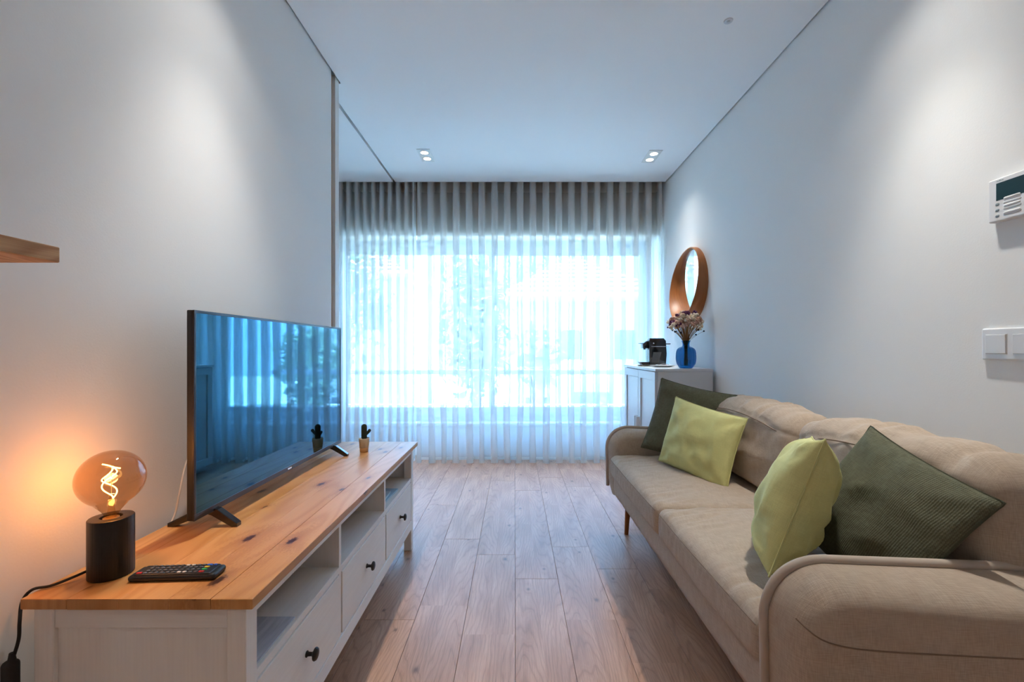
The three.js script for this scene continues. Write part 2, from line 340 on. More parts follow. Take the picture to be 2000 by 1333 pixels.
/* ------------------------------------------------------------------ television bench */
{
  const b = thing('tv_bench', 'white television bench with knotty pine top and three drawers', 'bench', [-0.765, 0, -1.65]);
  const at = (g) => g.translate(0.765, 0, 1.65);
  const part = (name, g, m = whiteStain, p = b) => mesh(name, at(g), m, p);
  const TOP = 0.57, UND = 0.548, X0 = -0.985, X1 = -0.55, Z0 = -0.907, Z1 = -2.40;
  const top = new THREE.Group(); top.name = 'table_top'; b.add(top);
  for (let k = 0; k < 5; k++) part('board', box(pineEdges[k] + 0.00015, pineEdges[k + 1] - 0.00015, UND, TOP, -0.895, -2.425, k === 0 || k === 4 ? 0.0022 : 0.0007, 'z'), pineMat, top);
  const PO = 0.04;
  for (const [x, z] of [[X0, Z0], [X1 - PO, Z0], [X0, Z1 + PO], [X1 - PO, Z1 + PO]]) part('leg', box(x, x + PO, 0, UND, z, z - PO, 0.0025));
  // end frames: rail above, recessed panel below, rail at the bottom
  for (const [za, zi] of [[Z0, -1], [Z1, 1]]) {
    part('end_rail', box(X0 + PO, X1 - PO, UND - 0.046, UND, za + zi * 0.003, za + zi * 0.025, 0.0015, 'x'));
    part('end_rail', box(X0 + PO, X1 - PO, 0.116, 0.163, za + zi * 0.003, za + zi * 0.025, 0.0015, 'x'));
    part('end_panel', box(X0 + PO - 0.004, X1 - PO + 0.004, 0.16, UND - 0.042, za + zi * 0.010, za + zi * 0.020, 0.001));
  }
  part('front_rail', box(X1 - 0.02, X1 - 0.002, 0.516, UND, Z0 - PO, Z1 + PO, 0.0015, 'z'));
  part('front_rail', box(X1 - 0.02, X1 + 0.001, 0.116, 0.163, Z0 - PO, Z1 + PO, 0.0025, 'z'));
  part('shelf', box(X0 + 0.02, X1 - 0.003, 0.367, 0.387, Z0 - 0.02, Z1 + 0.02, 0.0015, 'z'));
  part('bottom_panel', box(X0 + 0.02, X1 - 0.02, 0.14, 0.152, Z0 - 0.02, Z1 + 0.02, 0.001, 'z'));
  part('back_panel', box(X0 + 0.004, X0 + 0.012, 0.13, UND, Z0 - 0.03, Z1 + 0.03, 0.001));
  const edges = [[0.947, 1.398], [1.416, 1.884], [1.902, 2.360]];
  part('divider', box(X0 + 0.012, X1 - 0.004, 0.150, UND, -1.398, -1.416, 0.0015));
  part('divider', box(X0 + 0.012, X1 - 0.004, 0.150, UND, -1.884, -1.902, 0.0015));
  for (const [a, c] of edges) {
    const d = part('drawer', join([box(X1 - 0.020, X1 - 0.001, 0.1665, 0.3635, -a - 0.003, -c + 0.003, 0.002, 'z'), box(X0 + 0.06, X1 - 0.02, 0.18, 0.32, -a - 0.02, -a - 0.032, 0.001), box(X0 + 0.06, X1 - 0.02, 0.18, 0.32, -c + 0.032, -c + 0.02, 0.001), box(X0 + 0.06, X1 - 0.02, 0.18, 0.186, -a - 0.02, -c + 0.02, 0.001)]));
    const k = lathe([[0, 0], [0.008, 0], [0.0085, 0.002], [0.0055, 0.005], [0.005, 0.014], [0.007, 0.018], [0.0155, 0.0215], [0.0165, 0.024], [0.0145, 0.028], [0.008, 0.0305], [0, 0.031]], 28);
    k.rotateZ(-Math.PI / 2); k.translate(X1 - 0.001, 0.268, -(a + c) / 2);
    mesh('knob', at(k), blackPlastic, d);
  }
  // what lies in the open compartments
  const streakedBoard = std({ roughness: 0.22, map: tex(256, 256, (u, v) => mix3(hex(0xdfe3ec), hex(0xb4bccb), clamp(0.4 + 0.5 * loop2(u, v, 14, 2) + 0.25 * loop2(u, v, 40, 3, 8), 0, 1)), { size: [0.3, 0.3] }) });  // board colour: two pale greys in fine streaks
  const tray = tag(mesh('flat_board', box(-0.93, -0.562, 0.3872, 0.3905, -0.96, -1.135, 0.001, 'z'), streakedBoard), 'thin pale grey board lying in the nearest open compartment of the bench', 'board');
  const mag = (name, x0, x1, z0, z1, y0, y1, color, label, turn) => {
    const t = thing(name, label, 'magazine', [(x0 + x1) / 2, y0, (z0 + z1) / 2]);
    const w = Math.abs(x1 - x0), l = Math.abs(z1 - z0), h = y1 - y0;
    mesh('pages', box(-w / 2 + 0.002, w / 2 - 0.002, 0.0012, h - 0.0012, -l / 2 + 0.002, l / 2 - 0.002, 0.0003), std({ color: 0xe8e6df, roughness: 0.8 }), t);
    mesh('cover', join([box(-w / 2, w / 2, h - 0.0012, h, -l / 2, l / 2, 0.0003), box(-w / 2, w / 2, 0, 0.0012, -l / 2, l / 2, 0.0003), box(-w / 2, -w / 2 + 0.0012, 0, h, -l / 2, l / 2, 0.0003)]), std({ color, roughness: 0.3 }), t);
    t.rotation.y = turn;
  };
  mag('magazine', -0.86, -0.65, -1.955, -2.165, 0.3872, 0.402, 0x9aa4b4, 'grey magazine at the bottom of the stack in the far compartment', 0.0);
  mag('magazine', -0.84, -0.66, -1.945, -2.12, 0.4025, 0.417, 0x9c1a1c, 'red book on the stack in the far compartment of the bench', 0.06);
  mag('magazine', -0.645, -0.575, -1.935, -2.17, 0.3872, 0.394, 0x9fc6dc, 'pale blue leaflet at the front of the far open compartment', -0.05);
  mag('magazine', -0.635, -0.585, -1.93, -2.11, 0.3944, 0.400, 0xd6e4ee, 'white leaflet on top of the pale blue leaflet', 0.06);
}

/* ------------------------------------------------------------------ television */
{
  const t = thing('television', 'large black flat television standing on the pine bench', 'television', [-0.87, 0.57, -1.683]);
  const X = 0.014, hz = 0.501, y0 = 0.045, y1 = 0.611;      // own axes: front faces +x
  mesh('housing', join([box(-0.006, X - 0.0012, y0, y1, -hz, hz, 0.003), box(-0.045, -0.004, y0 + 0.02, y0 + 0.30, -hz + 0.12, hz - 0.12, 0.012)]), blackPlastic, t);
  const frame = std({ color: new THREE.Color().setRGB(0.035, 0.036, 0.04), roughness: 0.28, metalness: 0.2 });
  const bz = 0.008, bb = 0.017;
  mesh('bezel', join([box(X - 0.003, X + 0.001, y1 - bz, y1, -hz, hz, 0.001), box(X - 0.003, X + 0.0015, y0, y0 + bb, -hz, hz, 0.001), box(X - 0.003, X + 0.001, y0 + bb, y1 - bz, -hz, -hz + bz, 0.001), box(X - 0.003, X + 0.001, y0 + bb, y1 - bz, hz - bz, hz, 0.001)]), frame, t);
  const panel = phy({ color: new THREE.Color().setRGB(0.004, 0.006, 0.010), roughness: 0.022, ior: 2.5, specularIntensity: 1, specularColor: new THREE.Color().setRGB(0.14, 0.66, 1) });
  mesh('screen', box(X - 0.002, X - 0.0005, y0 + bb, y1 - bz, -hz + bz, hz - bz, 0), panel, t);
  mesh('badge', box(X + 0.0012, X + 0.0024, y0 + 0.005, y0 + 0.0115, -0.014, 0.014, 0.0004), chrome, t);
  for (const z of [0.415, -0.415]) {
    const blade = (sx) => {
      const s = new THREE.Shape();
      const tip = sx > 0 ? 0.08 : -0.115, root = sx > 0 ? 0.004 : -0.012;
      s.moveTo(root, 0.052); s.lineTo(root + sx * 0.022, 0.047); s.lineTo(tip, 0.008); s.lineTo(tip, 0.0); s.lineTo(tip - sx * 0.014, 0.0); s.lineTo(root + sx * 0.006, 0.032); s.lineTo(root - sx * 0.006, 0.036); s.closePath();
      const g = new THREE.ExtrudeGeometry(s, { depth: 0.018, bevelEnabled: true, bevelSize: 0.0015, bevelThickness: 0.0015, bevelSegments: 2 });
      g.translate(0, 0.0015, z - 0.009);
      return g;
    };
    mesh('foot', join([blade(1), blade(-1)]), blackGloss, t);
  }
  tag(mesh('tv_cable', tube([[-0.982, 0.572, -1.262], [-0.981, 0.60, -1.28], [-0.982, 0.66, -1.30], [-0.990, 0.74, -1.34], [-0.994, 0.82, -1.42]], 0.0028, 30, 8), std({ color: new THREE.Color().setRGB(0.6, 0.55, 0.5), roughness: 0.5 })), 'thin pale cable rising behind the near edge of the television', 'cable');
}

/* ------------------------------------------------------------------ table lamp with globe bulb */
{
  const x = -0.906, z = -0.995, y = 0.57;
  const t = thing('table_lamp', 'black wooden cylinder lamp with a glowing smoked globe bulb', 'lamp', [x, y, z]);
  const R = 0.041, hgt = 0.13;
  mesh('base', lathe([[0, 0.001], [R - 0.002, 0], [R, 0.002], [R, hgt - 0.002], [R - 0.0018, hgt], [0.021, hgt], [0.020, hgt - 0.001], [0.020, hgt - 0.035], [0, hgt - 0.035]], 56), blackWood, t);
  mesh('socket', lathe([[0, hgt - 0.034], [0.0165, hgt - 0.034], [0.0165, hgt - 0.006], [0.0145, hgt - 0.004], [0.0145, hgt - 0.002], [0, hgt - 0.002]], 32), std({ color: new THREE.Color().setRGB(0.55, 0.42, 0.22), metalness: 1, roughness: 0.35 }), t);
  const bc = 0.215, br = 0.0625;
  const pts = [[0.0135, hgt - 0.004], [0.0135, hgt + 0.006], [0.0175, hgt + 0.014], [0.023, hgt + 0.020], [0.031, bc - 0.0555]];
  for (let a = -58; a <= 90; a += 6) pts.push([Math.max(0.0001, br * Math.cos(a * Math.PI / 180)), bc + br * Math.sin(a * Math.PI / 180)]);
  const smoke = phy({ color: new THREE.Color().setRGB(0.80, 0.64, 0.48), roughness: 0.02, transmission: 1, thickness: 0, ior: 1.5, side: THREE.DoubleSide });
  const bulb = mesh('bulb', lathe(pts.sort((p, q) => 0), 64), smoke, t);
  mesh('stem', lathe([[0, hgt - 0.002], [0.010, hgt], [0.007, hgt + 0.012], [0.0045, hgt + 0.03], [0.004, hgt + 0.046], [0, hgt + 0.048]], 20), phy({ color: new THREE.Color().setRGB(0.95, 0.85, 0.7), roughness: 0.08, transmission: 1, thickness: 0, side: THREE.DoubleSide }), bulb);
  const fp = [];
  for (let k = 0; k <= 60; k++) {
    const a = k / 60, up = a < 0.5 ? a * 2 : 2 - a * 2, ang = a * Math.PI * 4;
    const rad = 0.013 * Math.sin(Math.PI * clamp(up, 0, 1)) + 0.0035;
    fp.push([Math.cos(ang) * rad, hgt + 0.040 + up * 0.072, Math.sin(ang) * rad]);
  }
  fp.push();
  const hot = std({ color: 0x000000, emissive: new THREE.Color().setRGB(1, 0.60, 0.18), emissiveIntensity: 9 });
  mesh('filament', join([tube(fp, 0.0013, 160, 7), tube([[-0.017, hgt + 0.118, 0.004], [-0.006, hgt + 0.113, -0.002], [0.006, hgt + 0.111, 0.002], [0.018, hgt + 0.107, -0.003]], 0.0015, 24, 7)]), hot, bulb);
  mesh('support_wire', join([tube([[0, hgt + 0.045, 0], [0.001, hgt + 0.08, 0.001], [0, hgt + 0.112, 0]], 0.0006, 10, 6), tube([[-0.005, hgt + 0.044, 0], [-0.004, hgt + 0.05, 0.002], [0.006, hgt + 0.05, -0.002]], 0.0007, 10, 6)]), chrome, bulb);
  const p = new THREE.PointLight(new THREE.Color().setRGB(1, 0.41, 0.115), 0.07, 0, 2);
  p.position.set(x, y + hgt + 0.085, z); p.castShadow = true; p.shadow.radius = 0.6; p.shadow.camera.near = 0.005; p.name = 'bulb_light';
  scene.add(p);
  const cord = thing('lamp_cord', 'black lamp cord with inline switch hanging off the bench corner', 'cord', [0, 0, 0]);
  mesh('cable', tube([[x - 0.036, y + 0.016, z + 0.012], [x - 0.052, y + 0.010, z + 0.030], [-0.982, y + 0.0042, -0.938], [-1.004, y + 0.0045, -0.922], [-1.0145, y - 0.012, -0.914], [-1.008, y - 0.05, -0.902], [-1.003, y - 0.08, -0.896], [-1.009, y - 0.115, -0.892]], 0.003, 60, 8), rubber, cord);
  const sw = mesh('switch', new RoundedBoxGeometry(0.026, 0.078, 0.024, 3, 0.010).translate(-1.012, y - 0.158, -0.889), rubber, cord);
  mesh('slider', new RoundedBoxGeometry(0.010, 0.016, 0.010, 2, 0.003).translate(-1.0235, y - 0.172, -0.882), rubber, sw);
  mesh('strain_relief', cyl(0.007, 0.0045, y - 0.122, y - 0.105, 14).translate(-1.010, 0, -0.890), rubber, sw);
  mesh('cable', tube([[-1.012, y - 0.195, -0.889], [-1.010, y - 0.25, -0.90], [-1.006, 0.15, -0.93], [-1.005, 0.02, -0.96], [-1.0, 0.0035, -1.02], [-0.99, 0.0035, -1.2]], 0.003, 40, 8), rubber, cord);
}

/* ------------------------------------------------------------------ remote control, cactus */
{
  const t = thing('remote_control', 'black remote control with coloured buttons lying on the bench', 'remote', [-0.748, 0.57, -0.985]);
  t.rotation.y = 0.06;
  mesh('body', join([uvm(new RoundedBoxGeometry(0.182, 0.014, 0.050, 4, 0.0068).translate(0, 0.0075, 0)), uvm(new RoundedBoxGeometry(0.16, 0.006, 0.044, 2, 0.003).translate(0, 0.0135, 0))]), blackPlastic, t);
  const cols = { grey: 0x5b5b60, white: 0xd8cfc6, red: 0xc42020, green: 0x1fa45a, yellow: 0xd6b53a, blue: 0x2a62c8, black: 0x25252a };
  const mats = Object.fromEntries(Object.entries(cols).map(([k, c]) => [k, std({ color: c, roughness: 0.5 })]));
  const bg = uvm(new RoundedBoxGeometry(0.0075, 0.0035, 0.0055, 1, 0.0015)), big = uvm(new RoundedBoxGeometry(0.011, 0.0035, 0.006, 1, 0.0015));
  for (let i = 0; i < 13; i++) for (let j = 0; j < 4; j++) {
    let m = 'grey';
    if ((i === 7 || i === 8) && (j === 0 || j === 3)) m = 'white';
    if (i === 0 && j === 3) m = 'red';
    if (i === 11) m = ['blue', 'yellow', 'green', 'red'][j];
    if (i === 12 && j === 0) m = 'blue'; else if (i === 12) continue;
    if (i === 0 && j !== 3) continue;
    mesh('button', i === 0 || i === 11 ? big : bg, mats[m], t).position.set(-0.071 + i * 0.0118, 0.0168, -0.0155 + j * 0.0103);
  }
}
{
  const t = thing('potted_cactus', 'small dark cactus in a white and terracotta pot', 'cactus', [-0.742, 0.57, -2.185]);
  mesh('pot', lathe([[0, 0.022], [0.0215, 0.022], [0.0255, 0.066], [0.0245, 0.068], [0.0225, 0.066], [0.021, 0.058], [0, 0.058]], 36), std({ color: new THREE.Color().setRGB(0.70, 0.60, 0.46), roughness: 0.7 }), t);
  mesh('pot_foot', lathe([[0, 0], [0.0185, 0], [0.0195, 0.002], [0.0214, 0.0222], [0, 0.0222]], 36), std({ color: new THREE.Color().setRGB(0.50, 0.22, 0.07), roughness: 0.7 }), t);
  mesh('soil', cyl(0.0215, 0.0215, 0.056, 0.060, 24), std({ color: 0x2a211a, roughness: 1 }), t);
  const cm = std({ color: new THREE.Color().setRGB(0.022, 0.035, 0.020), roughness: 0.8 });
  const ribbed = (r, h, n) => { const g = new THREE.CapsuleGeometry(r, h, 8, 48); const p = g.attributes.position; for (let i = 0; i < p.count; i++) { const a = Math.atan2(p.getZ(i), p.getX(i)), s = 1 + 0.10 * Math.cos(a * n); p.setX(i, p.getX(i) * s); p.setZ(i, p.getZ(i) * s); } g.computeVertexNormals(); return g; };
  mesh('column', ribbed(0.0125, 0.052, 9).translate(0, 0.098, 0), cm, t);
  mesh('branch', join([plain(ribbed(0.0065, 0.016, 7).rotateZ(-0.75).translate(0.019, 0.096, 0)), plain(new THREE.SphereGeometry(0.0078, 16, 12).translate(0.026, 0.105, 0))]), cm, t);
  mesh('branch', ribbed(0.0062, 0.016, 7).rotateZ(0.5).translate(-0.007, 0.088, -0.014), cm, t);
  // spines
  const sp = [];
  for (let k = 0; k < 70; k++) { const a = Math.floor(rnd() * 9) / 9 * 6.283, h = rr(0.068, 0.135); const g = new THREE.ConeGeometry(0.0003, 0.005, 4); g.rotateZ(-Math.PI / 2).translate(0.0155, 0, 0).rotateY(a).translate(0, h, 0); sp.push(g); }
  mesh('spines', join(sp), std({ color: 0x8a7f62, roughness: 0.8 }), t).userData.kind = 'stuff';
}
{
  const s = thing('wall_shelf', 'pine floating shelf on the wall near the lamp', 'shelf', [XL, 1.2255, -0.77]);
  mesh('board', box(0, 0.24, 0, 0.027, 0, 0.85, 0.002, 'z'), shelfPine, s);
  mesh('bracket', box(0, 0.20, -0.004, 0, 0.55, 0.575, 0.001), whiteTrim, s);
}

/* ------------------------------------------------------------------ sofa */
// rounded, padded block: edges of radius r, faces crowned, cloth creases from noise
function pad(w, h, d, r, opt = {}) {
  const { crown = [0, 0, 0], wr = 0.003, fr = 9, seed = 0, segs = [30, 14, 30], shape } = opt;
  const g0 = new THREE.BoxGeometry(w, h, d, ...segs);
  const p = g0.attributes.position, half = [w / 2, h / 2, d / 2], q = [0, 0, 0], s = [0, 0, 0];
  for (let i = 0; i < p.count; i++) {
    const c = [p.getX(i), p.getY(i), p.getZ(i)];
    let L = 0;
    for (let k = 0; k < 3; k++) { const rk = Math.min(r, half[k]); q[k] = clamp(c[k], -(half[k] - rk), half[k] - rk); s[k] = c[k] - q[k]; L += s[k] * s[k]; }
    L = Math.sqrt(L) || 1;
    const n = s.map((v) => v / L);
    const o = q.map((v, k) => v + n[k] * r);
    const f = c.map((v, k) => v / half[k]);
    for (let k = 0; k < 3; k++) { const a = (k + 1) % 3, b = (k + 2) % 3; o[k] += crown[k] * f[k] * (1 - f[a] * f[a]) * (1 - f[b] * f[b]); }
    const cr = wr * (n3(o[0] * fr + seed, o[1] * fr, o[2] * fr) + 0.5 * n3(o[0] * fr * 2.3, o[1] * fr * 2.3 + seed, o[2] * fr * 2.3));
    for (let k = 0; k < 3; k++) o[k] += n[k] * cr;
    const e = shape ? shape(o, f, n) : o;
    p.setXYZ(i, ...e);
  }
  return uvm(toCreasedNormals(g0, 1.3));
}
{
  const sofa = thing('sofa', 'beige fabric two seat sofa with piped arms along the wall', 'sofa', [0.95, 0, -1.8]);
  const at = (g) => g.translate(-0.95, 0, 1.8);
  const part = (name, g, m = sofaCloth, p = sofa) => mesh(name, at(g), m, p);
  part('base', pad(0.80, 0.165, 1.60, 0.018, { wr: 0.0012, fr: 14, segs: [10, 6, 50] }).translate(0.975, 0.3125, -1.79));
  // seat cushions with puckers along the front edge
  const seatShape = (o, f, n) => {
    const front = sstep(-f[0], 0.55, 1), pucker = Math.sin(o[2] * 150 + 5 * n2(o[2] * 8, o[1] * 6)) * 0.0011 * front * clamp(1 - Math.abs(f[1]) * 0.6, 0, 1);
    const wav = 0.006 * n2(o[0] * 5 + o[2] * 2.5, o[2] * 22 + o[0] * 6) * clamp(f[1], 0, 1) * sstep(-f[0], -0.4, 0.6) * sstep(Math.abs(f[2]), 0.1, 0.8);
    return [o[0] - pucker - 0.004 * front * Math.cos(f[2] * 1.5), o[1] + wav - 0.014 * sstep(f[0], -0.2, 1) * clamp(f[1], 0, 1), o[2]];
  };
  part('seat_cushion', pad(0.60, 0.125, 0.845, 0.036, { crown: [0, 0.012, 0], wr: 0.0016, fr: 7, seed: 4, segs: [44, 14, 90], shape: seatShape }).translate(0.845, 0.408, -2.128));
  part('seat_cushion', pad(0.60, 0.125, 0.715, 0.036, { crown: [0, 0.014, 0], wr: 0.0016, fr: 7, seed: 8, segs: [44, 14, 80], shape: seatShape }).translate(0.845, 0.410, -1.348));
  for (const [z0, z1, y] of [[-1.72, -2.536, 0.448], [-1.004, -1.69, 0.45]]) part('seat_seam', tube([[0.546, y, z0], [0.5425, y, (z0 + z1) / 2], [0.546, y, z1]], 0.0012, 40, 6), seamThread);
  part('back_frame', pad(0.12, 0.50, 1.62, 0.035, { wr: 0.001, segs: [8, 20, 50] }).translate(1.325, 0.47, -1.79));
  // back cushions lean on the frame; creases sag below the top seam
  const backShape = (sd) => (o, f, n) => {
    const fr = clamp(-f[0], 0, 1), fold = Math.sin((o[1] * 46 + Math.cos(f[2] * 1.6) * 2.6 + 1.2 * n2(o[2] * 3 + sd, 1))) * 0.0075 * fr * sstep(0.4 - f[1], 0, 0.7) * sstep(1.02 - Math.abs(f[2]), 0, 0.25);
    const gather = Math.sin(o[2] * 52 + 3 * n2(o[2] * 5, sd)) * 0.0058 * sstep(f[1], 0.35, 0.9) * sstep(1.05 - Math.abs(f[2]), 0, 0.3);
    const arch = 0.028 * (1 - f[2] * f[2]) * sstep(f[1], 0, 1);
    const seam = -0.006 * Math.exp(-(((o[1] - 0.098 - 0.03 * (1 - f[2] * f[2])) / 0.006) ** 2)) * fr;
    return [o[0] - fold - seam + 0.10 * (o[1] + 0.17), o[1] + arch + gather, o[2]];
  };
  for (const [zc, w, sd] of [[-2.112, 0.85, 2], [-1.335, 0.72, 6]]) {
    const c = part('back_cushion', pad(0.20, 0.345, w, 0.07, { crown: [0.028, 0, 0.0], wr: 0.0045, fr: 6, seed: sd, segs: [20, 40, 80], shape: backShape(sd) }).translate(1.128, 0.640, zc));
    // stitched line across the upper front
    const pts = [];
    for (let k = 0; k <= 24; k++) { const f = -0.93 + 1.86 * k / 24, y = 0.098 + 0.058 * (1 - f * f) - 0.012; pts.push([1.128 - 0.1 - 0.019 * (1 - f * f) + 0.10 * (y + 0.13) + (Math.abs(f) > 0.85 ? 0.02 : 0.004), 0.640 + y, zc + f * w / 2]); }
    mesh('seam', at(tube(pts, 0.0022, 60, 6)), seamThread, c);
  }
  // arms: padded slabs with a rounded front corner; piping runs along the edge away from the viewer
  const profile = (inset) => {
    const X0 = 0.562 + inset, X1 = 1.36 - inset, Y0 = 0.215 + inset, Y1 = 0.604 - inset, r = 0.115 - inset;
    const s = new THREE.Shape();
    s.moveTo(X0 + 0.012, Y0); s.lineTo(X0, Y0 + 0.05); s.lineTo(X0 - 0.004, Y1 - r);
    s.bezierCurveTo(X0, Y1 - r * 0.42, X0 + r * 0.38, Y1, X0 + r * 1.05, Y1);
    s.lineTo(X1 - 0.05, Y1 - 0.024); s.quadraticCurveTo(X1, Y1 - 0.024, X1, Y1 - 0.07); s.lineTo(X1, Y0); s.closePath();
    return s;
  };
  const arm = (z, thick, back) => {
    const bev = 0.045;
    const g = new THREE.ExtrudeGeometry(profile(bev), { depth: 0.012, bevelEnabled: true, bevelSize: bev, bevelThickness: thick - 0.012, bevelSegments: 10, curveSegments: 20, steps: 1 });
    // bevel only on the side toward the viewer; the piped side stays square
    const p = g.attributes.position;
    for (let i = 0; i < p.count; i++) { let zz = p.getZ(i); if (zz < 0) { zz = Math.max(zz, -0.006); } p.setZ(i, zz); }
    g.translate(0, 0, z);
    return uvm(toCreasedNormals(g, 0.7));
  };
  for (const [z, thick, flare, yseam] of [[-0.985, 0.105, 0.055, 1], [-2.655, 0.105, 0, 0]]) {
    const g = arm(z + 0.006, thick, 0), p = g.attributes.position;
    for (let i = 0; i < p.count; i++) { const k = clamp((p.getZ(i) - z) / thick, 0, 1); p.setZ(i, p.getZ(i) + k * flare * sstep(p.getX(i), 0.6, 1.3) + k * 0.0015 * n3(p.getX(i) * 9, p.getY(i) * 9, z)); }
    const a = part('armrest', g);
    const sp = profile(-0.004).getPoints(24), path = sp.filter(([q]) => true).slice(1, sp.length - 1).flatMap((q, i, all) => { const r = all[Math.min(i + 1, all.length - 1)], m = Math.max(1, Math.ceil(Math.hypot(r.x - q.x, r.y - q.y) / 0.02)); return Array.from({ length: m }, (_, k) => V(lerp(q.x, r.x, k / m), lerp(q.y, r.y, k / m), z + 0.001)); });
    mesh('piping', at(tube(path, 0.0105, 260, 10)), pipeCloth, a);
    if (yseam) {
      // the seam follows the padded outer face: find the face under each point of the line
      const probe = new THREE.Mesh(a.geometry, new THREE.MeshBasicMaterial({ side: THREE.DoubleSide })), ray = new THREE.Raycaster();
      const pts = [];
      for (let k = 0; k <= 60; k++) {
        const f = k / 60, xx = 0.566 + f * f * 0.15 + f * 0.60, yy = 0.484 + 0.052 * Math.exp(-(xx - 0.566) / 0.038);
        ray.set(V(xx - 0.95, yy, 3), V(0, 0, -1));
        const hit = ray.intersectObject(probe)[0];
        if (hit) pts.push(V(hit.point.x, hit.point.y, hit.point.z + 0.0004));
      }
      mesh('seam', tube(pts, 0.0016, 160, 6), seamThread, a);
    }
  }
  for (const [x, z, tx, tz] of [[0.66, -2.56, -0.010, -0.015], [0.66, -1.05, -0.010, 0.015], [1.26, -2.56, 0.012, -0.015], [1.26, -1.05, 0.012, 0.015]]) {
    const g = new THREE.CylinderGeometry(0.019, 0.0115, 0.235, 20); const p = g.attributes.position;
    for (let i = 0; i < p.count; i++) { const k = 0.5 - p.getY(i) / 0.235; p.setX(i, p.getX(i) + tx * k); p.setZ(i, p.getZ(i) + tz * k); }
    g.translate(x, 0.1175, z);
    part('leg', uvm(g), legWood);
  }
}
// scatter cushions
function cushion(w, h, T, seed, wr, ear = 0.06) {
  const N = 44, verts = [], idx = [];
  const put = (a, b, side) => {
    const e = (t) => Math.sign(t) * Math.pow(Math.abs(t), 0.92);
    const aa = e(a), bb = e(b);
    const x = aa * w / 2 * (1 - ear * aa * aa * (1 - bb * bb)), y = bb * h / 2 * (1 - ear * bb * bb * (1 - aa * aa));
    const body = Math.pow(Math.max(0, 1 - a * a), 0.52) * Math.pow(Math.max(0, 1 - b * b), 0.52);
    const rim = sstep(Math.max(Math.abs(a), Math.abs(b)), 0.55, 0.95);
    const along = Math.abs(a) > Math.abs(b) ? b : a;
    const pucker = Math.sin(along * 38 + 4 * n2(along * 4 + seed, side)) * 0.4 * rim * (1 - sstep(Math.max(Math.abs(a), Math.abs(b)), 0.93, 1));
    const corner = Math.sin((a * b > 0 ? a - b : a + b) * 11 + seed) * sstep(Math.abs(a * b), 0.2, 0.6) * (1 - sstep(Math.max(Math.abs(a), Math.abs(b)), 0.85, 1));
    const inside = 1 - Math.pow(Math.max(Math.abs(a), Math.abs(b)), 6);
    const ridge = 1 - Math.abs(n2(x * 7 + seed * 3, y * 5 + side)) * 2;
    const z = side * (T * body + inside * (wr * 1.1 * n3(x * 8, y * 8, seed + side) + wr * 0.6 * ridge + wr * 0.35 * pucker + wr * 0.8 * corner));
    return [x, y, inside > 0.0005 ? z : 0];
  };
  for (const side of [1, -1]) {
    const off = verts.length / 3;
    for (let j = 0; j <= N; j++) for (let i = 0; i <= N; i++) verts.push(...put(-1 + 2 * i / N, -1 + 2 * j / N, side));
    for (let j = 0; j < N; j++) for (let i = 0; i < N; i++) { const a = off + j * (N + 1) + i, b = a + 1, c = a + N + 1, d = c + 1; side > 0 ? idx.push(a, b, d, a, d, c) : idx.push(a, d, b, a, c, d); }
  }
  const g = new THREE.BufferGeometry();
  g.setAttribute('position', new THREE.Float32BufferAttribute(verts, 3)); g.setIndex(idx);
  const edge = [];
  for (let k = 0; k < 4; k++) for (let i = 0; i < 22; i++) { const t = -1 + 2 * i / 22; const [a, b] = [[t, -1], [1, t], [-t, 1], [-1, -t]][k]; edge.push(V(...put(a, b, 1).slice(0, 2), 0)); }
  return { body: uvm(toCreasedNormals(g, 1.4)), seam: tube(edge, 0.0022, 180, 6, true) };
}
for (const [label, mat, w, h, T, seed, wr, c, n, up, roll] of [
  ['dark olive cushion leaning on the far sofa arm', darkGreen, 0.40, 0.41, 0.055, 2, 0.006, [0.93, 0.682, -2.385], [-0.53, 0.295, 0.794], [0.122, 0.353, -0.05], 0],
  ['lime green cushion in front of the far olive cushion', lightGreen, 0.42, 0.345, 0.062, 5, 0.007, [0.885, 0.634, -2.125], [-0.874, 0.22, 0.443], [0.072, 0.295, 0.01], 0],
  ['crumpled lime green cushion seen edge on by the near arm', lightGreen, 0.35, 0.37, 0.082, 9, 0.010, [0.782, 0.655, -1.245], [-0.84, 0.34, -0.53], [0, 1, 0], 0.16],
  ['large olive cushion propped on one corner against the near arm', darkGreen, 0.37, 0.37, 0.055, 13, 0.006, [0.955, 0.643, -1.165], [-0.877, 0.46, 0.133], [0.11, 0.252, -0.162], 'corner']]) {
  const t = thing('cushion', label, 'cushion', c);
  const { body, seam } = cushion(w, h, T, seed, wr);
  const nn = V(...n).normalize(), right = V(...up).cross(nn).normalize(), u2 = nn.clone().cross(right);
  t.quaternion.setFromRotationMatrix(new THREE.Matrix4().makeBasis(right, u2, nn));
  t.rotateZ(roll === 'corner' ? Math.PI / 4 : roll);
  mesh('cover', body, mat, t);
  mesh('seam', seam, mat, t);
}

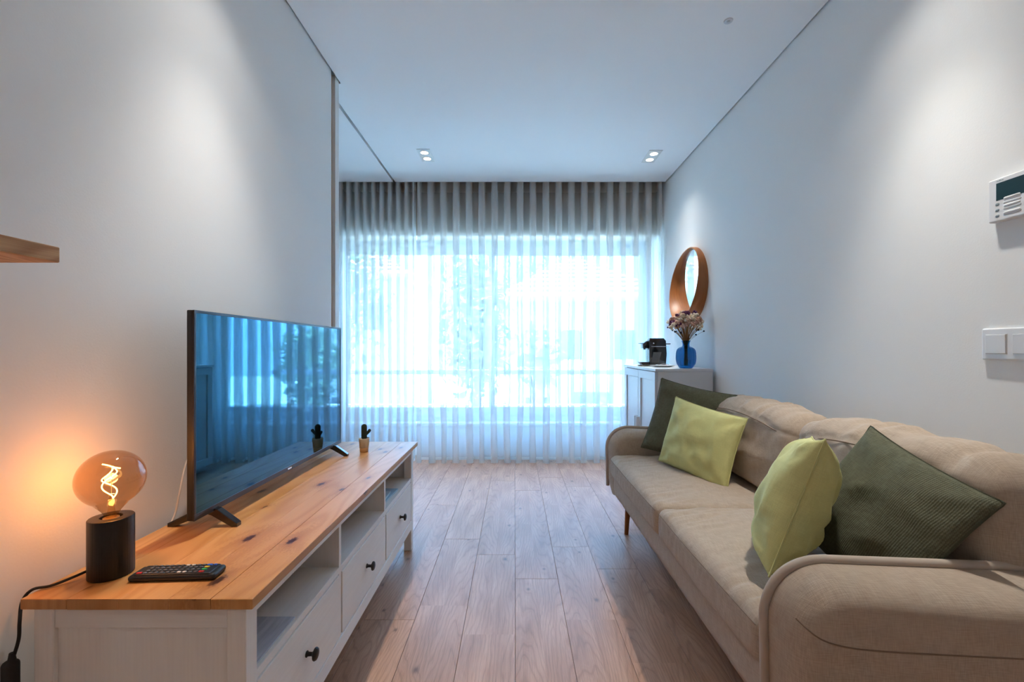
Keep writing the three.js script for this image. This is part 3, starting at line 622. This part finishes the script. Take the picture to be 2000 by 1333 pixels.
/* ------------------------------------------------------------------ white cabinet and what stands on it */
const CT = 0.939;
{
  const c = thing('side_cabinet', 'white two door cabinet in the corner beside the curtain', 'cabinet', [1.18, 0, -3.53]);
  const at = (g) => g.translate(-1.18, 0, 3.53);
  const part = (name, g, m = cabinetWhite, p = c) => mesh(name, at(g), m, p);
  const X0 = 0.984, X1 = 1.385, Z0 = -3.09, Z1 = -3.97;
  part('carcass', join([box(X0 + 0.018, X1, 0.05, CT - 0.02, Z0 - 0.002, Z0 - 0.02, 0.0015), box(X0 + 0.018, X1, 0.05, CT - 0.02, Z1 + 0.02, Z1 + 0.002, 0.0015), box(X0 + 0.018, X1, 0.05, 0.07, Z0 - 0.02, Z1 + 0.02), box(X1 - 0.012, X1, 0.07, CT - 0.02, Z0 - 0.02, Z1 + 0.02), box(X0 + 0.05, X1 - 0.02, 0.001, 0.05, Z0 - 0.03, Z1 + 0.03)]));
  part('top', box(X0 - 0.001, X1 + 0.001, CT - 0.019, CT, Z0, Z1, 0.002, 'z'));
  for (const [a, b, hz] of [[3.106, 3.527, 3.502], [3.531, 3.956, 3.556]]) {
    const st = 0.062, y0 = 0.056, y1 = CT - 0.024;
    const d = part('door', join([box(X0, X0 + 0.018, y1 - st, y1, -a, -b), box(X0, X0 + 0.018, y0, y0 + st, -a, -b), box(X0, X0 + 0.018, y0 + st, y1 - st, -a, -a - st), box(X0, X0 + 0.018, y0 + st, y1 - st, -b + st, -b)]));
    mesh('panel', at(box(X0 + 0.010, X0 + 0.016, y0 + st - 0.004, y1 - st + 0.004, -a - st + 0.004, -b + st - 0.004, 0.0005)), cabinetWhite, d);
    mesh('handle', at(box(X0 - 0.026, X0 + 0.001, 0.40, 0.545, -hz + 0.010, -hz - 0.010, 0.003)), whitePlastic, d);
  }
}
{
  // round wall mirror with a wooden hoop that grows deeper toward the bottom
  const t = thing('round_mirror', 'round wall mirror in a deep walnut hoop frame', 'mirror', [XR, 1.588, -3.52]);
  const R = 0.293, N = 96, verts = [], idx = [], M = 7;
  for (let i = 0; i <= N; i++) {
    const a = i / N * Math.PI * 2, cy = Math.cos(a), sz = Math.sin(a);
    const dep = 0.032 + 0.075 * Math.pow((1 - cy) / 2, 0.8), th = 0.009 + 0.0 * dep;
    const flare = 0.0;
    const ring = [[R, 0.001], [R + flare, dep], [R - 0.002, dep + 0.002], [R - th + 0.002, dep + 0.002], [R - th, dep - 0.001], [R - th - 0.045 * dep / 0.107, 0.006], [R - th - 0.045 * dep / 0.107, 0.001]];
    for (const [r, x] of ring) verts.push(-x, r * cy, r * sz);
  }
  for (let i = 0; i < N; i++) for (let k = 0; k < M; k++) { const a = i * M + k, b = i * M + (k + 1) % M, c = a + M, d = b + M; idx.push(a, c, d, a, d, b); }
  const g = new THREE.BufferGeometry(); g.setAttribute('position', new THREE.Float32BufferAttribute(verts, 3)); g.setIndex(idx);
  const gg = toCreasedNormals(g, 0.6), p = gg.attributes.position, uv = new Float32Array(p.count * 2);
  for (let i = 0; i < p.count; i++) { uv[i * 2] = -p.getX(i) * 1.0; uv[i * 2 + 1] = (Math.atan2(p.getZ(i), -Math.abs(p.getY(i)) * Math.sign(p.getY(i))) + Math.PI) * R; }
  gg.setAttribute('uv', new THREE.BufferAttribute(uv, 2));
  mesh('frame', gg, walnut, t);
  mesh('glass', new THREE.CylinderGeometry(R - 0.012, R - 0.012, 0.004, 72).rotateZ(Math.PI / 2).translate(-0.0075, 0, 0), std({ color: new THREE.Color().setRGB(0.9, 0.93, 0.95), metalness: 1, roughness: 0.015 }), t);
}
{
  // ribbed blue glass vase and its dried flowers
  const x = 1.240, z = -3.205;
  const t = thing('glass_vase', 'ribbed blue glass vase on the white cabinet', 'vase', [x, CT, z]);
  const prof = [[0.002, 0.004], [0.040, 0.003], [0.046, 0.004], [0.052, 0.012], [0.064, 0.032], [0.0695, 0.06], [0.070, 0.09], [0.067, 0.120], [0.060, 0.138], [0.046, 0.150], [0.028, 0.158], [0.0245, 0.166], [0.0245, 0.176], [0.027, 0.188], [0.031, 0.198]];
  const spl = new THREE.SplineCurve(prof.map((q) => new THREE.Vector2(...q))).getPoints(70);
  const shell = (inset) => { const g = new THREE.LatheGeometry(spl.map((q) => new THREE.Vector2(Math.max(0.001, q.x - inset), q.y + (inset ? 0.002 : 0))), 112); const p = g.attributes.position; for (let i = 0; i < p.count; i++) { const a = Math.atan2(p.getZ(i), p.getX(i)), y = p.getY(i), k = 1 - 0.085 * Math.pow(0.5 - 0.5 * Math.cos(a * 14), 2) * sstep(y, 0.01, 0.04) * (1 - sstep(y, 0.14, 0.16)); p.setX(i, p.getX(i) * k); p.setZ(i, p.getZ(i) * k); } g.computeVertexNormals(); return g; };
  const blue = phy({ color: new THREE.Color().setRGB(0.05, 0.33, 0.58), roughness: 0.04, transmission: 1, thickness: 0, ior: 1.5, side: THREE.DoubleSide });
  mesh('body', shell(0), blue, t);
  mesh('rim', new THREE.TorusGeometry(0.031, 0.0018, 8, 48).rotateX(Math.PI / 2).translate(0, 0.198, 0), blue, t);
  mesh('foot', cyl(0.040, 0.040, 0.0, 0.004, 40), blue, t);
  const f = thing('dried_flowers', 'bunch of dried cream and purple flowers in the blue vase', 'flowers', [x, CT + 0.02, z]);
  const stemMat = std({ color: new THREE.Color().setRGB(0.34, 0.17, 0.06), roughness: 0.9 });
  const mats = [0xe6cfb0, 0xf0dfca, 0xdcb29a, 0xc89a86].map((c) => std({ color: c, roughness: 0.95 })), purple = std({ color: 0x5e3052, roughness: 0.95 }), bud = std({ color: 0x27303c, roughness: 0.9 });
  const heads = [0, 1, 2].map((k) => {
    const parts = [];
    for (let i = 0; i < 9; i++) { const g = new THREE.IcosahedronGeometry(rr(0.0042, 0.0075), 1); g.translate(rr(-0.010, 0.010), rr(-0.006, 0.007), rr(-0.010, 0.010)); parts.push(g); }
    return join(parts);
  });
  const budGeo = plain(new THREE.SphereGeometry(0.006, 10, 8).scale(1, 1.35, 1));
  for (let k = 0; k < 104; k++) {
    const a = k * 2.39996, rad = Math.sqrt((k + 0.5) / 104), out = 0.130 * rad, loose = k > 95;
    const hgt = loose ? rr(0.20, 0.27) : 0.375 - 0.075 * rad * rad + rr(-0.05, 0.02);
    const o2 = loose ? rr(0.09, 0.135) : out;
    const tx = Math.cos(a) * o2, tz = Math.sin(a) * o2 * 0.75;
    const tip = V(clamp(tx, -0.15, 0.15), hgt, tz);
    const b0 = V(Math.cos(a) * 0.012, 0.0, Math.sin(a) * 0.012), nk = V(Math.cos(a) * 0.017 * rad, 0.165, Math.sin(a) * 0.017 * rad);
    mesh('stem', tube([b0, nk, V(tip.x * 0.6, lerp(0.17, hgt, 0.62), tip.z * 0.6), tip], 0.0011, 14, 5), stemMat, f);
    const m = mesh('flower_head', loose ? budGeo : heads[k % 3], loose ? bud : (hgt > 0.36 && k % 3 === 0) || (tip.x < -0.05 && k % 4 === 0) ? purple : mats[k % 4], f);
    m.position.copy(tip); m.rotation.set(rr(0, 6), rr(0, 6), 0); m.scale.setScalar(loose ? 1 : rr(0.95, 1.45));
  }
}
{
  // pod coffee machine, spout toward the room
  const t = thing('coffee_machine', 'black pod coffee machine on the white cabinet', 'coffee machine', [1.145, CT, -3.67]);
  const ext = (pts, d, b = 0.006) => { const s = new THREE.Shape(); s.moveTo(...pts[0]); pts.slice(1).forEach((p) => s.lineTo(...p)); s.closePath(); const g = new THREE.ExtrudeGeometry(s, { depth: d - 2 * b, bevelEnabled: true, bevelSize: b, bevelThickness: b, bevelSegments: 3 }); g.translate(0, 0, -d / 2 + b); return toCreasedNormals(g, 0.6); };
  mesh('body', ext([[-0.035, 0.012], [0.085, 0.012], [0.092, 0.10], [0.085, 0.205], [0.070, 0.222], [-0.035, 0.222], [-0.045, 0.195], [-0.038, 0.12]], 0.118), blackGloss, t);
  mesh('head', ext([[-0.085, 0.150], [-0.05, 0.150], [-0.04, 0.205], [-0.062, 0.200], [-0.085, 0.182]], 0.07, 0.005), blackGloss, t);
  mesh('spout', cyl(0.009, 0.012, 0.135, 0.152, 20).translate(-0.068, 0, 0), blackPlastic, t);
  mesh('lever', uvm(new RoundedBoxGeometry(0.085, 0.006, 0.05, 2, 0.003).rotateZ(0.02).translate(-0.070, 0.187, 0)), blackPlastic, t);
  mesh('drip_tray', ext([[-0.112, 0.030], [-0.030, 0.030], [-0.030, 0.006], [-0.085, 0.006]], 0.085, 0.003), blackPlastic, t);
  mesh('side_badge', ext([[-0.026, 0.030], [0.028, 0.030], [0.050, 0.112], [-0.012, 0.112]], 0.1235, 0.0015), std({ color: new THREE.Color().setRGB(0.075, 0.078, 0.085), roughness: 0.35 }), t);
  mesh('trim_band', box(-0.030, 0.088, 0.158, 0.163, -0.0605, 0.0605, 0.001), chrome, t);
  mesh('capsule_button', new THREE.SphereGeometry(0.007, 14, 10).translate(-0.012, 0.186, 0.0605), chrome, t);
  mesh('water_tank', box(0.088, 0.125, 0.015, 0.165, -0.045, 0.045, 0.01), phy({ color: new THREE.Color().setRGB(0.85, 0.92, 1), roughness: 0.05, transmission: 1, thickness: 0, side: THREE.DoubleSide }), t);
  mesh('tank_lid', box(0.082, 0.135, 0.178, 0.186, -0.04, 0.04, 0.003), blackPlastic, t);
  mesh('foot', box(-0.04, 0.10, 0, 0.012, -0.05, 0.05, 0.004), rubber, t);
}
{
  const plate = thing('plate', 'white plate lying in front of the coffee machine', 'plate', [1.145, CT, -3.43]);
  mesh('dish', lathe([[0, 0.002], [0.05, 0.0], [0.056, 0.002], [0.092, 0.012], [0.0925, 0.0135], [0.088, 0.013], [0.054, 0.0045], [0, 0.0042]], 56), ceramic, plate);
  const saucer = thing('saucer', 'beige wooden saucer at the front edge of the cabinet', 'saucer', [1.052, CT, -3.60]);
  mesh('dish', lathe([[0, 0.002], [0.03, 0.0], [0.035, 0.001], [0.058, 0.008], [0.0585, 0.0095], [0.055, 0.009], [0.034, 0.004], [0, 0.0035]], 48), std({ color: new THREE.Color().setRGB(0.62, 0.50, 0.38), roughness: 0.5 }), saucer);
  const sp = thing('spoon', 'small steel spoon resting on the white plate', 'spoon', [1.14, CT + 0.0145, -3.415]);
  mesh('bowl', new THREE.SphereGeometry(0.013, 20, 12).scale(1.35, 0.4, 1).translate(-0.035, 0.003, 0), chrome, sp);
  mesh('handle', tube([[-0.022, 0.003, 0], [0.01, 0.010, 0.001], [0.05, 0.004, 0.003]], 0.0022, 20, 8), chrome, sp);
}

/* ------------------------------------------------------------------ alarm keypad and light switches on the wall */
{
  const t = thing('alarm_keypad', 'white alarm keypad with a dark screen on the wall', 'keypad', [XR, 1.444, -1.221]);
  // own axes: wall is x = 0, the face points to -x; z- is the far end
  const face = whitePlastic, D = 0.021;
  mesh('housing', join([box(-D, 0, 0, 0.124, -0.081, 0.081, 0.004)]), face, t);
  const lcd = phy({ color: new THREE.Color().setRGB(0.025, 0.06, 0.075), roughness: 0.12, ior: 1.5 });
  mesh('screen', box(-D - 0.0006, -D + 0.004, 0.060, 0.110, -0.059, 0.059, 0.0005), lcd, t);
  const dark = std({ color: new THREE.Color().setRGB(0.28, 0.33, 0.36), roughness: 0.6 });
  const soft = std({ color: new THREE.Color().setRGB(0.62, 0.63, 0.65), roughness: 0.5 });
  mesh('brand_mark', join([box(-D - 0.0004, -D + 0.001, 0.1145, 0.1165, -0.058, -0.052, 0), box(-D - 0.0004, -D + 0.001, 0.1145, 0.1180, -0.051, -0.047, 0), box(-D - 0.0004, -D + 0.001, 0.1145, 0.1165, -0.046, -0.040, 0)]), dark, t);
  for (let r = 0; r < 3; r++) {
    const y = 0.049 - r * 0.0165;
    const pill = (l, m) => { const g = new THREE.CapsuleGeometry(0.0042, l, 5, 14).rotateX(Math.PI / 2).scale(0.35, 1, 1); return g; };
    for (const [z, l] of [[-0.056, 0.003], [-0.018, 0.038], [0.042, 0.028]]) {
      const b = mesh('button_well', plain(pill(l)).translate(-D + 0.0002, y, z), l < 0.01 ? dark : soft, t);
      if (l > 0.01) mesh('button', plain(pill(l - 0.004)).scale(1, 0.75, 1).translate(-D - 0.0008, y * 1 + 0.25 * y - 0.25 * y, 0).translate(0, y * 0.25, z), face, b);
    }
  }
}
{
  const t = thing('light_switch', 'white double light switch plate on the wall', 'switch', [XR, 1.044, -1.2525]);
  const g = new RoundedBoxGeometry(0.012, 0.093, 0.155, 3, 0.005).translate(-0.006, 0.0465, 0);
  mesh('plate', g, whitePlastic, t);
  for (const z of [-0.036, 0.036]) {
    const r = mesh('rocker', uvm(new RoundedBoxGeometry(0.006, 0.055, 0.054, 2, 0.0015).rotateZ(0.02).translate(-0.0125, 0.0465, z)), whitePlastic, t);
    mesh('rocker_frame', join([box(-0.0128, -0.010, 0.0175, 0.0185, z - 0.029, z + 0.029, 0), box(-0.0128, -0.010, 0.0745, 0.0755, z - 0.029, z + 0.029, 0), box(-0.0128, -0.010, 0.0175, 0.0755, z - 0.029, z - 0.028, 0), box(-0.0128, -0.010, 0.0175, 0.0755, z + 0.028, z + 0.029, 0)]), whiteTrim, r);
  }
}

/* ------------------------------------------------------------------ outside the window */
const GY = -2.6;
struct(mesh('ground', box(-45, 45, GY - 0.2, GY, -60, 20, 0), std({ color: new THREE.Color().setRGB(0.55, 0.54, 0.50), roughness: 0.95 })), 'pale sunlit ground outside the window', 'ground');
struct(mesh('wall_facade', box(XA - 0.15, XR + 0.15, GY, -0.16, ZB + 0.15, ZW - 0.25, 0), concrete), 'lower storey of the building below the room', 'wall');
{
  const b = thing('balcony', 'balcony with glass balustrade outside the window', 'balcony', [0, 0, -5.2]);
  const st = std({ color: new THREE.Color().setRGB(0.20, 0.22, 0.25), roughness: 0.4, metalness: 0.6 });
  mesh('slab', box(-2.8, 1.6, -0.16, -0.02, 0.44, -0.95, 0.005), std({ color: new THREE.Color().setRGB(0.12, 0.12, 0.12), roughness: 0.9 }), b);  // unseen slab, made dark and deep to cut daylight bouncing up at the curtains
  mesh('handrail', box(-2.78, 1.58, 0.735, 0.80, -0.86, -0.80, 0.008), st, b);
  for (let k = 0; k < 4; k++) mesh('glass_panel', box(-2.76 + k * 1.085, -1.70 + k * 1.085, 0.0, 0.73, -0.835, -0.825, 0), paneGlass, b);
  for (let k = 0; k <= 4; k++) mesh('clamp', box(-2.79 + k * 1.085, -2.74 + k * 1.085, -0.02, 0.10, -0.85, -0.81, 0.004), st, b);
}
function house(label, x0, x1, z0, z1, eave, ridge, wins) {
  const h = thing('house', label, 'house', [(x0 + x1) / 2, GY, (z0 + z1) / 2]);
  const w = (x1 - x0) / 2, d = Math.abs(z1 - z0) / 2, E = eave - GY, R = ridge - GY;
  const wallM = std({ color: new THREE.Color().setRGB(0.78, 0.76, 0.72), roughness: 0.9 }), roofM = std({ color: new THREE.Color().setRGB(0.48, 0.27, 0.19), roughness: 0.9 });
  mesh('wall', box(-w, w, 0, E, -d, d, 0), wallM, h);
  const o = 0.55, hip = Math.min(w, d) * 0.85;
  const P = [[-w - o, E, d + o], [w + o, E, d + o], [w + o, E, -d - o], [-w - o, E, -d - o], [-w + hip, R, 0], [w - hip, R, 0]];
  const tri = [[0, 1, 5], [0, 5, 4], [1, 2, 5], [2, 3, 4], [2, 4, 5], [3, 0, 4], [0, 2, 1], [0, 3, 2]];
  const g = new THREE.BufferGeometry(); g.setAttribute('position', new THREE.Float32BufferAttribute(tri.flat().flatMap((k) => P[k]), 3)); g.computeVertexNormals();
  const roof = mesh('roof', uvm(g), roofM, h);
  const courses = [];
  for (let k = 1; k < 9; k++) { const f = k / 9, xa = lerp(-w - o, -w + hip, f), xb = lerp(w + o, w - hip, f), y = lerp(E, R, f), z = lerp(d + o, 0, f); courses.push(box(xa, xb, y - 0.01, y + 0.04, z - 0.02, z + 0.05, 0)); }
  mesh('tile_course', join(courses), roofM, roof);
  mesh('fascia', box(-w - o, w + o, E - 0.18, E, d + o - 0.05, d + o, 0), wallM, h);
  const glassM = std({ color: new THREE.Color().setRGB(0.10, 0.13, 0.16), roughness: 0.15 }), fr = std({ color: 0xe0ded8, roughness: 0.6 });
  for (const [wx, wy, ww, wh] of wins) {
    const f = mesh('window', join([box(wx - ww / 2 - 0.08, wx + ww / 2 + 0.08, wy + wh, wy + wh + 0.08, d, d + 0.06, 0), box(wx - ww / 2 - 0.08, wx + ww / 2 + 0.08, wy - 0.08, wy, d, d + 0.1, 0), box(wx - ww / 2 - 0.08, wx - ww / 2, wy, wy + wh, d, d + 0.06, 0), box(wx + ww / 2, wx + ww / 2 + 0.08, wy, wy + wh, d, d + 0.06, 0)]), fr, h);
    mesh('pane', box(wx - ww / 2, wx + ww / 2, wy, wy + wh, d - 0.01, d + 0.02, 0), glassM, f);
  }
}
house('white house with hipped tiled roof across the garden', -0.2, 5.6, -16.5, -24, 3.0, 5.2, [[-1.9, 3.3, 0.8, 1.1], [-0.6, 3.3, 0.8, 1.1], [1.4, 3.3, 0.8, 1.1], [-1.9, 0.7, 0.8, 1.2], [0.2, 0.7, 1.4, 1.4], [2.0, 0.7, 0.8, 1.2]]);
house('pale house behind the trees beside the hipped roof', -14.5, -5.2, -21, -29, 4.6, 7.0, [[-3, 4.6, 1, 1.3], [-1, 4.6, 1, 1.3], [1.2, 4.6, 1, 1.3], [3.2, 4.6, 1, 1.3], [-2, 1.2, 1, 1.4], [1.2, 1.2, 1, 1.4]]);
struct(mesh('wall_garden', box(-18, 18, GY, GY + 1.9, -14.2, -14.45, 0.01), std({ color: new THREE.Color().setRGB(0.72, 0.71, 0.68), roughness: 0.9 })), 'low pale garden wall across the street', 'wall');
const leafMats = [[0.20, 0.26, 0.12], [0.24, 0.29, 0.14], [0.17, 0.24, 0.13]].map((c) => phy({ color: new THREE.Color().setRGB(...c), roughness: 0.9, transmission: 0.35, thickness: 0, specularIntensity: 0.3, side: THREE.DoubleSide }));
const barkM = std({ color: new THREE.Color().setRGB(0.20, 0.15, 0.11), roughness: 0.95 });
function tree(label, x, z, base, top, rx, count, k, name = 'tree') {
  const t = thing(name, label, name, [x, GY, z]);
  const yc = (base + top) / 2 - GY, ry = (top - base) / 2, pos = [];
  for (let i = 0; i < count; i++) {
    const u = V(rr(-1, 1), rr(-1, 1), rr(-1, 1)); if (u.length() > 1) { i--; continue; }
    const lump = 0.75 + 0.35 * n3(u.x * 2 + k * 5, u.y * 2, u.z * 2);
    u.normalize().multiplyScalar(lump * Math.pow(rnd(), 0.4));
    const c = V(u.x * rx, yc + u.y * ry, u.z * rx), s = rr(0.10, 0.2);
    const a = V(rr(-1, 1), rr(-1, 1), rr(-1, 1)).normalize(), b = V(rr(-1, 1), rr(-1, 1), rr(-1, 1)).cross(a).normalize();
    const p = [c.clone().addScaledVector(a, s), c.clone().addScaledVector(b, s * 0.5), c.clone().addScaledVector(a, -s), c.clone().addScaledVector(b, -s * 0.5)];
    for (const q of [0, 1, 2, 0, 2, 3]) pos.push(p[q].x, p[q].y, p[q].z);
  }
  const g = new THREE.BufferGeometry(); g.setAttribute('position', new THREE.Float32BufferAttribute(pos, 3)); g.computeVertexNormals();
  mesh('foliage', g, leafMats[k % 3], t).userData.kind = 'stuff';
  mesh('trunk', join([tube([[0, 0, 0], [0.1 * rx, yc * 0.5, 0.05], [0, yc, 0]], 0.10 + 0.02 * rx, 12, 8), tube([[0.05 * rx, yc * 0.55, 0], [0.35 * rx, yc + ry * 0.2, 0.1]], 0.06, 8, 6), tube([[0.05 * rx, yc * 0.5, 0], [-0.35 * rx, yc + ry * 0.2, -0.1]], 0.06, 8, 6)]), barkM, t);
}
tree('tall leafy tree just beside the window post', -1.15, -12.2, -0.6, 4.4, 1.15, 2600, 0);
tree('broad tree rising behind the hipped roof', 0.8, -29.5, 1.0, 9.5, 3.6, 2600, 1);
tree('large tree in front of the pale house', -7.2, -17.5, -0.5, 7.6, 2.7, 3200, 2);
tree('dark tree behind the gathered curtain', -5.2, -10.5, -1.2, 4.2, 1.7, 2600, 1);
tree('slender garden tree in front of the white house', 0.55, -11.0, -0.2, 1.9, 0.8, 260, 0);
tree('small tree at the far end of the white house', 4.6, -13.8, -1.0, 2.2, 1.1, 1300, 2);
for (const [x, z, k, l] of [[-2.9, -12.4, 0, 'round shrub below the tall tree'], [-5.3, -12.9, 1, 'round shrub by the garden wall beside the dark tree'], [2.4, -12.6, 2, 'low shrub by the garden wall below the white house']]) tree(l, x, z, GY + 0.3, GY + 2.3, 0.9, 700, k, 'shrub');

renderer.render(scene, camera);
